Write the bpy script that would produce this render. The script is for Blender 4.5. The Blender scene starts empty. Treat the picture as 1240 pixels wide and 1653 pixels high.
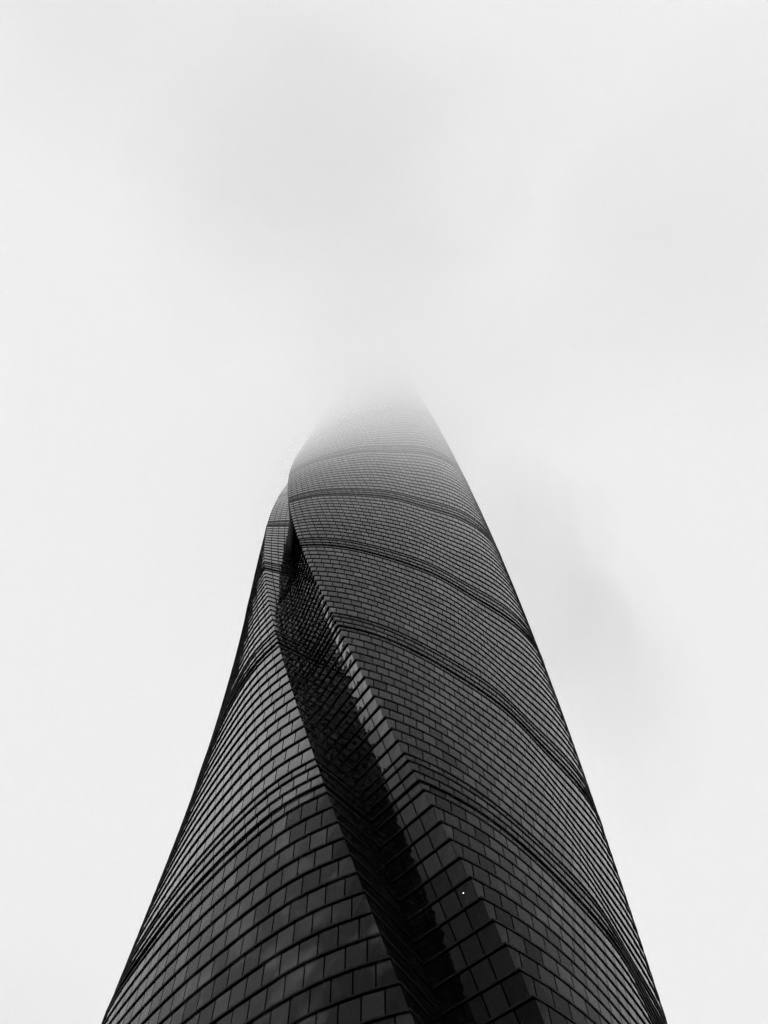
import bpy, math, random
import numpy as np
from mathutils import Matrix, Vector

random.seed(7)
rng = np.random.default_rng(7)
sc = bpy.context.scene
col = sc.collection

# ------------------------------------------------------------------ camera
EYE = 1.6
PITCH, ROLL = 1.2343593, 0.0438159            # looking steeply up, phone slightly rolled
F_PX, W_PX = 1684.13, 1240.0
cam_d = bpy.data.cameras.new('camera')
cam = bpy.data.objects.new('camera', cam_d)
col.objects.link(cam)
sc.camera = cam
cam_d.sensor_fit = 'HORIZONTAL'
cam_d.sensor_width = 36.0
cam_d.lens = F_PX / W_PX * 36.0
cam_d.clip_start = 0.1
cam_d.clip_end = 20000.0
cp, sp, cr, sr = math.cos(PITCH), math.sin(PITCH), math.cos(ROLL), math.sin(ROLL)
right, up, fwd = Vector((1, 0, 0)), Vector((0, -sp, cp)), Vector((0, cp, sp))
ex = right * cr - up * sr
ey = right * sr + up * cr
ez = -fwd
M = Matrix(((ex.x, ey.x, ez.x, 0), (ex.y, ey.y, ez.y, 0), (ex.z, ey.z, ez.z, EYE), (0, 0, 0, 1)))
cam.matrix_world = M

# ------------------------------------------------------------------ sky: white overcast, no colour (a black-and-white photograph)
SKY_LEVEL = 0.86
world = bpy.data.worlds.new('World')
sc.world = world
world.use_nodes = True
nt = world.node_tree
nt.nodes.clear()
n_out = nt.nodes.new('ShaderNodeOutputWorld')
n_bg = nt.nodes.new('ShaderNodeBackground')
n_tc = nt.nodes.new('ShaderNodeTexCoord')
n_sep = nt.nodes.new('ShaderNodeSeparateXYZ')
nt.links.new(n_tc.outputs['Generated'], n_sep.inputs[0])
n_map = nt.nodes.new('ShaderNodeMapRange')      # overcast dome: a little brighter overhead than at the horizon
n_map.inputs['From Min'].default_value = 0.0
n_map.inputs['From Max'].default_value = 1.0
n_map.inputs['To Min'].default_value = 0.95
n_map.inputs['To Max'].default_value = 1.0
nt.links.new(n_sep.outputs['Z'], n_map.inputs['Value'])
n_noise = nt.nodes.new('ShaderNodeTexNoise')    # slow unevenness of the cloud deck
n_noise.inputs['Scale'].default_value = 2.6
n_noise.inputs['Detail'].default_value = 4.0
n_noise.inputs['Roughness'].default_value = 0.5
nt.links.new(n_tc.outputs['Generated'], n_noise.inputs['Vector'])
n_map2 = nt.nodes.new('ShaderNodeMapRange')
n_map2.inputs['From Min'].default_value = 0.3
n_map2.inputs['From Max'].default_value = 0.7
n_map2.inputs['To Min'].default_value = 0.93
n_map2.inputs['To Max'].default_value = 1.07
nt.links.new(n_noise.outputs['Fac'], n_map2.inputs['Value'])
n_mul = nt.nodes.new('ShaderNodeMath')
n_mul.operation = 'MULTIPLY'
nt.links.new(n_map.outputs[0], n_mul.inputs[0])
nt.links.new(n_map2.outputs[0], n_mul.inputs[1])
nt.links.new(n_mul.outputs[0], n_bg.inputs['Color'])
n_bg.inputs['Strength'].default_value = SKY_LEVEL
nt.links.new(n_bg.outputs[0], n_out.inputs['Surface'])

sun_d = bpy.data.lights.new('sun', 'SUN')
sun_d.energy = 0.5
sun_d.angle = math.radians(50)
sun = bpy.data.objects.new('sun', sun_d)
col.objects.link(sun)
sun.rotation_euler = (math.radians(-14), math.radians(-5), 0)   # veiled by the cloud, nearly overhead

sc.view_settings.view_transform = 'Standard'
sc.view_settings.look = 'None'
sc.view_settings.exposure = 0.0
sc.view_settings.gamma = 1.0
sc.view_settings.use_curve_mapping = False
sc.cycles.volume_bounces = 4
sc.cycles.max_bounces = 18
sc.cycles.glossy_bounces = 5
sc.cycles.diffuse_bounces = 3
sc.cycles.caustics_reflective = False
sc.cycles.sample_clamp_indirect = 2.0
sc.cycles.use_denoising = True
sc.cycles.denoising_input_passes = 'RGB'

# ------------------------------------------------------------------ materials
def principled(name):
    m = bpy.data.materials.new(name)
    m.use_nodes = True
    return m, m.node_tree, m.node_tree.nodes['Principled BSDF']

def noise_ramp(t, scale, lo, hi, detail=5.0, coord='Object'):
    tc = t.nodes.new('ShaderNodeTexCoord')
    n = t.nodes.new('ShaderNodeTexNoise')
    n.inputs['Scale'].default_value = scale
    n.inputs['Detail'].default_value = detail
    t.links.new(tc.outputs[coord], n.inputs['Vector'])
    r = t.nodes.new('ShaderNodeMapRange')
    r.inputs['From Min'].default_value = 0.3
    r.inputs['From Max'].default_value = 0.7
    r.inputs['To Min'].default_value = lo
    r.inputs['To Max'].default_value = hi
    t.links.new(n.outputs['Fac'], r.inputs['Value'])
    return r.outputs[0]

m_glass, t, b = principled('tinted_facade_glass')
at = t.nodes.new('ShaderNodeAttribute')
at.attribute_name = 'pane'                       # r: reflectance, graded to paint reflections, g: strength of the reflection mottle
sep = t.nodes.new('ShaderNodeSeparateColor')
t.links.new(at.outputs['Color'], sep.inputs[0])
refl_mottle = noise_ramp(t, 0.16, 0.0, 0.055, detail=8.0)      # pale patches painted in for mottled reflections on the panes
refl_mottle.node.inputs['From Min'].default_value = 0.50
refl_mottle.node.inputs['From Max'].default_value = 0.72
mlt = t.nodes.new('ShaderNodeMath')
mlt.operation = 'MULTIPLY_ADD'
t.links.new(refl_mottle, mlt.inputs[0])
t.links.new(sep.outputs[1], mlt.inputs[1])
mlt.inputs[2].default_value = 0.004
cc = t.nodes.new('ShaderNodeCombineColor')
for i in range(3):
    t.links.new(mlt.outputs[0], cc.inputs[i])
t.links.new(cc.outputs[0], b.inputs['Base Color'])
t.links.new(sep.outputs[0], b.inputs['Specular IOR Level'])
rr = noise_ramp(t, 0.35, 0.02, 0.06)
t.links.new(rr, b.inputs['Roughness'])
b.inputs['IOR'].default_value = 2.0
tc = t.nodes.new('ShaderNodeTexCoord')
nw = t.nodes.new('ShaderNodeTexNoise')           # float glass is never quite flat
nw.inputs['Scale'].default_value = 0.7
nw.inputs['Detail'].default_value = 2.0
t.links.new(tc.outputs['Object'], nw.inputs['Vector'])
bp = t.nodes.new('ShaderNodeBump')
bp.inputs['Distance'].default_value = 0.006
t.links.new(nw.outputs['Fac'], bp.inputs['Height'])
t.links.new(bp.outputs['Normal'], b.inputs['Normal'])

m_metal, t, b = principled('dark_anodised_metal')
b.inputs['Specular IOR Level'].default_value = 0.05
t.links.new(noise_ramp(t, 0.8, 0.35, 0.55), b.inputs['Roughness'])
mx = t.nodes.new('ShaderNodeCombineColor')
v = noise_ramp(t, 0.5, 0.006, 0.013)
for i in range(3):
    t.links.new(v, mx.inputs[i])
t.links.new(mx.outputs[0], b.inputs['Base Color'])

m_core, t, b = principled('black_gasket_cavity')
b.inputs['Base Color'].default_value = (0.004, 0.004, 0.004, 1)
b.inputs['Roughness'].default_value = 0.9
b.inputs['Specular IOR Level'].default_value = 0.05

m_ground, t, b = principled('granite_paving')
mx = t.nodes.new('ShaderNodeCombineColor')
v = noise_ramp(t, 0.06, 0.16, 0.24)
for i in range(3):
    t.links.new(v, mx.inputs[i])
t.links.new(mx.outputs[0], b.inputs['Base Color'])
b.inputs['Roughness'].default_value = 0.7

m_lamp = bpy.data.materials.new('lit_lamp')
m_lamp.use_nodes = True
m_lamp.cycles.emission_sampling = 'NONE'        # a tiny lamp: seen, but too faint to be worth sampling as a light
tt = m_lamp.node_tree
tt.nodes.clear()
e = tt.nodes.new('ShaderNodeEmission')
e.inputs['Strength'].default_value = 9.0
o_ = tt.nodes.new('ShaderNodeOutputMaterial')
tt.links.new(e.outputs[0], o_.inputs['Surface'])

# ------------------------------------------------------------------ mesh helper
def mesh_obj(name, verts, faces, mat, parent=None, pane=None, kind=None):
    me = bpy.data.meshes.new(name)
    me.from_pydata(verts if isinstance(verts, list) else verts.tolist(), [], faces if isinstance(faces, list) else faces.tolist())
    me.materials.append(mat)
    if pane is not None:
        a = me.color_attributes.new('pane', 'FLOAT_COLOR', 'POINT')
        a.data.foreach_set('color', np.asarray(pane, dtype=np.float32).ravel())
    me.update()
    o = bpy.data.objects.new(name, me)
    col.objects.link(o)
    if parent is not None:
        o.parent = parent
    if kind:
        o['kind'] = kind
    return o

# ------------------------------------------------------------------ ground
S = 6000.0
g = mesh_obj('ground', [(-S, -S, 0), (S, -S, 0), (S, S, 0), (-S, S, 0)], [(0, 1, 2, 3)], m_ground, kind='structure')

# ------------------------------------------------------------------ the tower: a rounded triangle with a V notch, turning and tapering as it rises
X0, Y0 = -2.06838, 157.3899
Z_REF = 97.0618 + EYE                        # height of floor level "0" above the ground
TAU, KAP, KAP2 = 0.00373647, 0.00100293, 8.97e-8
TH0 = -1.3656090
A_T, A_L = 0.0630482, -0.1832275 + 2 * math.pi
FLOOR = 4.4
KD = np.array([0, .02, .05, .09, .14, .20, .27, .35, .45, .55, .65, .73, .80, .86, .91, .95, .98, 1.0])
KR = np.array([64.5901, 61.3543, 56.5991, 51.9095, 49.3495, 49.25, 56.0230, 60.3910, 51.6122, 51.3006, 52.7948,
               55.0503, 55.9262, 54.0812, 55.3759, 58.9104, 62.8885, 65.1682])

def nspline(x, y):
    n = len(x)
    A = np.zeros((n, n)); rhs = np.zeros(n); hh = np.diff(x)
    A[0, 0] = A[-1, -1] = 1
    for i in range(1, n - 1):
        A[i, i - 1] = hh[i - 1]; A[i, i] = 2 * (hh[i - 1] + hh[i]); A[i, i + 1] = hh[i]
        rhs[i] = 6 * ((y[i + 1] - y[i]) / hh[i] - (y[i] - y[i - 1]) / hh[i - 1])
    mm = np.linalg.solve(A, rhs)
    def f(tq):
        i = np.clip(np.searchsorted(x, tq) - 1, 0, n - 2)
        d = hh[i]; u = x[i + 1] - tq; w = tq - x[i]
        return mm[i] * u**3 / (6 * d) + mm[i + 1] * w**3 / (6 * d) + (y[i] / d - mm[i] * d / 6) * u + (y[i + 1] / d - mm[i + 1] * d / 6) * w
    return f

radius = nspline(A_T + KD * (A_L - A_T), KR)
aa = np.linspace(A_T, A_L, 4000)
fine = np.stack([radius(aa) * np.cos(aa), radius(aa) * np.sin(aa)], -1)
seg = np.r_[0, np.cumsum(np.linalg.norm(np.diff(fine, axis=0), axis=1))]
HALF, PANE_W = 1.93, 2.95
n_full = int(round((seg[-1] - 2 * HALF) / PANE_W))
s_at = np.r_[0, np.linspace(HALF, seg[-1] - HALF, n_full + 1), seg[-1]]
lobe = np.stack([np.interp(s_at, seg, fine[:, 0]), np.interp(s_at, seg, fine[:, 1])], -1)
P_T, P_L = lobe[0], lobe[-1]
APEX = np.array([56.1, -4.1])
N_WALL = 4
wall_l = [P_L + (APEX - P_L) * k / N_WALL for k in range(1, N_WALL + 1)]
wall_r = [APEX + (P_T - APEX) * k / N_WALL for k in range(1, N_WALL)]
PLAN = np.array(list(lobe) + wall_l + wall_r)          # closed polygon, counter-clockwise
NP = len(PLAN)
I_T, I_L, I_A = 0, len(lobe) - 1, len(lobe) - 1 + N_WALL
d_in = PLAN - np.roll(PLAN, 1, 0); d_in /= np.linalg.norm(d_in, axis=1)[:, None]
d_out = np.roll(PLAN, -1, 0) - PLAN; d_out /= np.linalg.norm(d_out, axis=1)[:, None]
n_in = np.stack([d_in[:, 1], -d_in[:, 0]], -1)
n_out_ = np.stack([d_out[:, 1], -d_out[:, 0]], -1)
MITER = n_in + n_out_
MITER /= (np.einsum('ij,ij->i', MITER, n_in))[:, None]

def scale_at(zr):
    return math.exp(-KAP * zr - KAP2 * zr * zr)

def ring(z_scale, z_turn, off=0.0):
    """Plan outline (tower axis at 0,0) at the size of height z_scale, turned as at height z_turn, pushed outwards by off metres."""
    p = PLAN * scale_at(z_scale) + MITER * off
    th = TH0 - TAU * z_turn
    c, s = np.cos(th), np.sin(th)
    return np.stack([p[:, 0] * c - p[:, 1] * s, p[:, 0] * s + p[:, 1] * c], -1)

# floor levels (in floors from level 0): thirteen or fourteen storeys, then a belt of four low ones
BELT = [0.62, 0.72, 0.74, 0.55]
levels, in_belt = [0.0], []
z = 0.0
for i in range(10):
    z += 1; levels.append(z); in_belt.append(0)
for n in [13, 14, 14, 14, 14, 13, 13]:
    for k, hb in enumerate(BELT):
        z += hb; levels.append(z); in_belt.append(k + 1)
    for i in range(n):
        z += 1; levels.append(z); in_belt.append(0)
low, low_b = [], []
z = 0.0
for i in range(4):
    z -= 1; low.append(z); low_b.append(0)
for k, hb in enumerate(reversed(BELT)):
    z -= hb; low.append(z); low_b.append(4 - k)
while z - 1 > -Z_REF / FLOOR + 0.4:
    z -= 1; low.append(z); low_b.append(0)
low.append(-Z_REF / FLOOR); low_b.append(0)
levels = np.array(low[::-1] + levels) * FLOOR
in_belt = low_b[::-1] + in_belt
NL = len(levels)

tower = bpy.data.objects.new('skyscraper', None)
col.objects.link(tower)
tower.location = (X0, Y0, 0)
tower['label'] = 'dark glass skyscraper with a spiralling notch, its top lost in cloud'
tower['category'] = 'skyscraper'

LEDGE_T, LEDGE_OUT = 0.33, 0.19
LAG = 0.16                                     # how far a storey's glass trails the slab above it
LEAN = np.zeros(NP)                            # how far it leans with the twist: upright on the flanks, raked at the corners and in the notch
LEAN[I_L:] = 0.85
LEAN[NP - 1] = 0.72
LEAN[I_T] = 0.50
LEAN[I_L] = 0.90
GAP, DEPTH = 0.11, 0.16

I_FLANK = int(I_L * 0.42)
# reflectance of the panes seen straight on: bright and dark reflections painted in by height and side
PAINTED_REFL = [((0, 0.0030), (44, 0.0058), (80, 0.0085), (150, 0.014), (220, 0.020), (300, 0.035)),    # right flank
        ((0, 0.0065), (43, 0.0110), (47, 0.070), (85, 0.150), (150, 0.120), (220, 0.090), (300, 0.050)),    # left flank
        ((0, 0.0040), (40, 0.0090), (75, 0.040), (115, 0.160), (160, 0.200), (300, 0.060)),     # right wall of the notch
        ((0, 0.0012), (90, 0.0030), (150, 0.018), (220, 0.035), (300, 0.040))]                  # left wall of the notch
def painted_refl(side, zz):
    pts = PAINTED_REFL[side]
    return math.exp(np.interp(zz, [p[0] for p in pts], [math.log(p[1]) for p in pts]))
boxes, pane_val, px_area = [], [], []
core_v, core_f = [], []
eye = np.array([-X0, -Y0, EYE])                # the camera in the tower's frame
fw = np.array(fwd); exv = np.array(ex); eyv = np.array(ey)
for j in range(NL - 1):
    z0, z1 = levels[j], levels[j + 1]
    dz = z1 - z0
    belt = in_belt[j]
    turn_top = z1 - LAG * dz * (1 - 0.5 * LEAN)
    turn_bot = turn_top - LEAN * dz
    zt, zb = Z_REF + z1 - LEDGE_T - 0.02, Z_REF + z0 + 0.02
    inset = 0.0
    rt, rb = ring(z1, turn_top, inset), ring(z0 * 0.5 + z1 * 0.5, turn_bot, inset)
    ct, cb = ring(z1, turn_top, inset - 0.36), ring(z0 * 0.5 + z1 * 0.5, turn_bot, inset - 0.36)
    k0 = len(core_v)
    core_v += [(x, y, zb - 0.05) for x, y in cb] + [(x, y, zt + 0.05) for x, y in ct]
    core_f += [(k0 + i, k0 + (i + 1) % NP, k0 + NP + (i + 1) % NP, k0 + NP + i) for i in range(NP)]
    for i in range(NP):
        i2 = (i + 1) % NP
        B0, B1 = np.array([*rb[i], zb]), np.array([*rb[i2], zb])
        T0, T1 = np.array([*rt[i], zt]), np.array([*rt[i2], zt])
        db = (B1 - B0) / np.linalg.norm(B1 - B0); dt = (T1 - T0) / np.linalg.norm(T1 - T0)
        g0 = GAP * (0.5 if i in (I_T, I_L, I_A) else 1.0); g1 = GAP * (0.5 if i2 in (I_T, I_L, I_A) else 1.0)
        n = np.cross(B1 - B0, T0 - B0); n /= np.linalg.norm(n)
        t1, t2 = rng.normal(0, 0.006, 2)       # panes are never set perfectly true
        F = [B0 + db * g0 + n * t1, B1 - db * g1 - n * t1, T1 - dt * g1 - n * t2, T0 + dt * g0 + n * t2]
        Bk = [p - n * DEPTH for p in F]
        boxes.append(np.array(F + Bk))
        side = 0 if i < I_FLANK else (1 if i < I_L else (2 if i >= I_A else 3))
        grade = 1.0 + 4.0 * (i / I_FLANK) ** 2 if side == 0 else 1.0      # brighter reflection painted in round the right flank
        refl = grade * painted_refl(side, 0.5 * (z0 + z1)) * (0.80 if belt else 1.0) * math.exp(0.24 * rng.normal())
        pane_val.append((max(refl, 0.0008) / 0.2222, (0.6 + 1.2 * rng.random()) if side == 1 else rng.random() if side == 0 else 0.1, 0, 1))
        c = (F[0] + F[2]) / 2
        vis = np.dot(n, eye - c)
        ok = vis > 0
        pts = []
        for p in F:
            d = p - eye
            dd = d @ fw
            pts.append((d @ exv / dd * F_PX, d @ eyv / dd * F_PX) if dd > 1 else (9e9, 9e9))
        pts = np.array(pts)
        if ok and abs(pts).max() < 9e8:
            cx, cy = pts.mean(0)
            A = 0.5 * abs(np.dot(pts[:, 0], np.roll(pts[:, 1], -1)) - np.dot(pts[:, 1], np.roll(pts[:, 0], -1)))
            inside = abs(cx) < 612 and abs(cy) < 822
            px_area.append(A if inside else 0.0)
        else:
            px_area.append(0.0)

FACES = np.array([(0, 1, 2, 3), (0, 4, 5, 1), (1, 5, 6, 2), (2, 6, 7, 3), (3, 7, 4, 0)])
order = np.argsort(-np.array(px_area))
single = set(order[:300].tolist())
rest_v, rest_f, rest_c = [], [], []
k = 0
for idx, bx in enumerate(boxes):
    if idx in single:
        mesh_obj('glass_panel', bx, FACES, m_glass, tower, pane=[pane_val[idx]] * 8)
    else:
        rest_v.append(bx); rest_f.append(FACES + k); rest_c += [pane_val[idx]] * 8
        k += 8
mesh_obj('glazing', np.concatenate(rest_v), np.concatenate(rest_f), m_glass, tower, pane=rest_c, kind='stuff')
mesh_obj('inner_wall', core_v, core_f, m_core, tower)

for j in range(NL):
    z1 = levels[j]
    nb = in_belt[j] if j < NL - 1 else 0
    pb = in_belt[j - 1] if j > 0 else 0
    out = LEDGE_OUT + (0.10 if nb == 2 else 0.0)
    th = LEDGE_T
    ro, ri = ring(z1, z1, out), ring(z1, z1, -0.7)
    zt = Z_REF + z1
    vs = [(x, y, zt - th) for x, y in ro] + [(x, y, zt) for x, y in ro] + [(x, y, zt) for x, y in ri] + [(x, y, zt - th) for x, y in ri]
    fs = []
    for i in range(NP):
        a, c = i, (i + 1) % NP
        fs += [(a, c, NP + c, NP + a), (NP + a, NP + c, 2 * NP + c, 2 * NP + a), (3 * NP + a, 3 * NP + c, c, a)]
    mesh_obj('ledge', vs, fs, m_metal, tower)
zt = Z_REF + levels[-1]
mesh_obj('roof', [(x, y, zt + 0.01) for x, y in ring(levels[-1], levels[-1], -0.3)], [tuple(range(NP))], m_metal, tower)

# two lit lamps on the facade
def lamp(px, py, pz, R):
    vs, fs = [], []
    NU, NV = 10, 6
    for a in range(NV + 1):
        for c in range(NU):
            ph, th = math.pi * a / NV, 2 * math.pi * c / NU
            vs.append((px + R * math.sin(ph) * math.cos(th), py + R * math.sin(ph) * math.sin(th), pz + R * math.cos(ph)))
    for a in range(NV):
        for c in range(NU):
            fs.append((a * NU + c, (a + 1) * NU + c, (a + 1) * NU + (c + 1) % NU, a * NU + (c + 1) % NU))
    mesh_obj('lamp', vs, fs, m_lamp, tower)

def plan_to_tower(lx, ly, zr, extra=0.0):
    s = scale_at(zr); th = TH0 - TAU * zr
    r = math.hypot(lx, ly)
    lx, ly = lx * s + lx / r * extra, ly * s + ly / r * extra
    return lx * math.cos(th) - ly * math.sin(th), lx * math.sin(th) + ly * math.cos(th), Z_REF + zr

lamp(*plan_to_tower(62.9, 2.68, 20.0, 0.08), 0.08)
a_ = math.radians(76.96)
lamp(*plan_to_tower(49.4 * math.cos(a_), 49.4 * math.sin(a_), 219.0, 0.16), 0.16)

# ------------------------------------------------------------------ the low cloud the tower climbs into: shells of
# even, pale mist one inside the other, so that it thickens with height; their undersides billow
from mathutils import noise as mnoise
C_TOP, C_SIDE, C_N = 780.0, 3200.0, 90
cloud = bpy.data.objects.new('low_cloud', None)
col.objects.link(cloud)
cloud.location = (0, 160, 0)
cloud['label'] = 'pale low cloud swallowing the top of the dark tower'
cloud['category'] = 'cloud'
cloud['kind'] = 'stuff'
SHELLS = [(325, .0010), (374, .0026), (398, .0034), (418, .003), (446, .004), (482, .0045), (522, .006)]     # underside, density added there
SCATTER, GLOW = 0.35, 0.92      # the deck scatters; emission is added for brightness that scattering alone lacks
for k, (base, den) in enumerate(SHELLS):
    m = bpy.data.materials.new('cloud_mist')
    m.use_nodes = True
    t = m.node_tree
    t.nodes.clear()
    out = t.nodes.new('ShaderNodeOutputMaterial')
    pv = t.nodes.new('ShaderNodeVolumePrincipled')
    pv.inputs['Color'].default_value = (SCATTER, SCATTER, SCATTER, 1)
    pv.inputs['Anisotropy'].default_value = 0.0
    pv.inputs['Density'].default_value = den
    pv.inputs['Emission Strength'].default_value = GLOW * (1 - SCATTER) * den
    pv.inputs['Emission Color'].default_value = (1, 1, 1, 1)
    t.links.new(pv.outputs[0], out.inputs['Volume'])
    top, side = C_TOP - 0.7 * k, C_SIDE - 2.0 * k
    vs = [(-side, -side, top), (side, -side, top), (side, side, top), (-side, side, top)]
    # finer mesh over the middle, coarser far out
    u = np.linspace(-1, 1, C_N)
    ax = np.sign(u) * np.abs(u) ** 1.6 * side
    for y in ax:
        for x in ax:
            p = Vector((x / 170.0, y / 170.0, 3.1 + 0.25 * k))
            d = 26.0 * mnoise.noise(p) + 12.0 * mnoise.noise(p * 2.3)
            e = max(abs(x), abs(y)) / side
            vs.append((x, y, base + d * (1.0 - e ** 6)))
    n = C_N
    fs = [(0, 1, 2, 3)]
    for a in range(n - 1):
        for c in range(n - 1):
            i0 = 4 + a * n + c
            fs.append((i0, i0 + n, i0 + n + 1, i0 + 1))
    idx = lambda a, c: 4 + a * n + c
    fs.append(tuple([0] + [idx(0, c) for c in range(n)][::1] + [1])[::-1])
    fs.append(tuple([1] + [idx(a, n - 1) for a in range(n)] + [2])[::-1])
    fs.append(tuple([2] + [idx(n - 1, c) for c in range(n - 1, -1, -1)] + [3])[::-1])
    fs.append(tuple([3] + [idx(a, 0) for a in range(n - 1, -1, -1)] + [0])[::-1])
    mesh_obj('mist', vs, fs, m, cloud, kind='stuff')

# thin stray wisps of greyer, smoky mist below the deck: place, half sizes, turn
def wisp_material(den):
  m_wisp = bpy.data.materials.new('wisp_mist')
  m_wisp.use_nodes = True
  t = m_wisp.node_tree
  t.nodes.clear()
  out = t.nodes.new('ShaderNodeOutputMaterial')
  pv = t.nodes.new('ShaderNodeVolumePrincipled')
  pv.inputs['Color'].default_value = (0.02, 0.02, 0.02, 1)
  pv.inputs['Density'].default_value = den
  t.links.new(pv.outputs[0], out.inputs['Volume'])
  return m_wisp

m_wisps = [wisp_material(0.0006), wisp_material(0.00055)]
for k, (x, y, z, a, b_, c, rz) in enumerate([
        (52, 136, 332, 18, 20, 62, 0.3), (68, 158, 300, 18, 20, 56, 0.8),
        (-42, -22, 328, 66, 30, 28, 0.35), (-14, 4, 335, 56, 34, 24, -0.5), (4, 50, 340, 44, 30, 20, 0.9),
        (-72, 154, 146, 18, 16, 14, 0.6), (92, 30, 330, 46, 40, 26, -0.5)]):
    for sh in (1.25, 0.85):
        vs, fs = [], []
        NU, NV = 40, 24
        for i in range(NV + 1):
            ph = math.pi * i / NV
            for j in range(NU if 0 < i < NV else 1):
                th = 2 * math.pi * j / NU
                d = Vector((math.sin(ph) * math.cos(th), math.sin(ph) * math.sin(th), math.cos(ph)))
                f = 1.0 + 0.45 * mnoise.noise(d * 1.3 + Vector((3.7 * k, 1, sh))) + 0.15 * mnoise.noise(d * 3.0 + Vector((0, 2.9 * k, 5)))
                vs.append((d.x * a * f * sh * 1.15, d.y * b_ * f * sh * 1.15, d.z * c * f * sh * 1.15))
        row = lambda q: 0 if q == 0 else 1 + (q - 1) * NU
        for j in range(NU):
            j2 = (j + 1) % NU
            fs.append((0, 1 + j, 1 + j2))
            for i in range(1, NV - 1):
                fs.append((row(i) + j, row(i + 1) + j, row(i + 1) + j2, row(i) + j2))
            fs.append((row(NV - 1) + j, row(NV), row(NV - 1) + j2))
        o = mesh_obj('wisp', vs, fs, m_wisps[0 if y > 100 else 1], cloud, kind='stuff')
        o.location = (x - cloud.location.x, y - cloud.location.y, z - cloud.location.z)
        o.rotation_euler = (0, 0, rz)
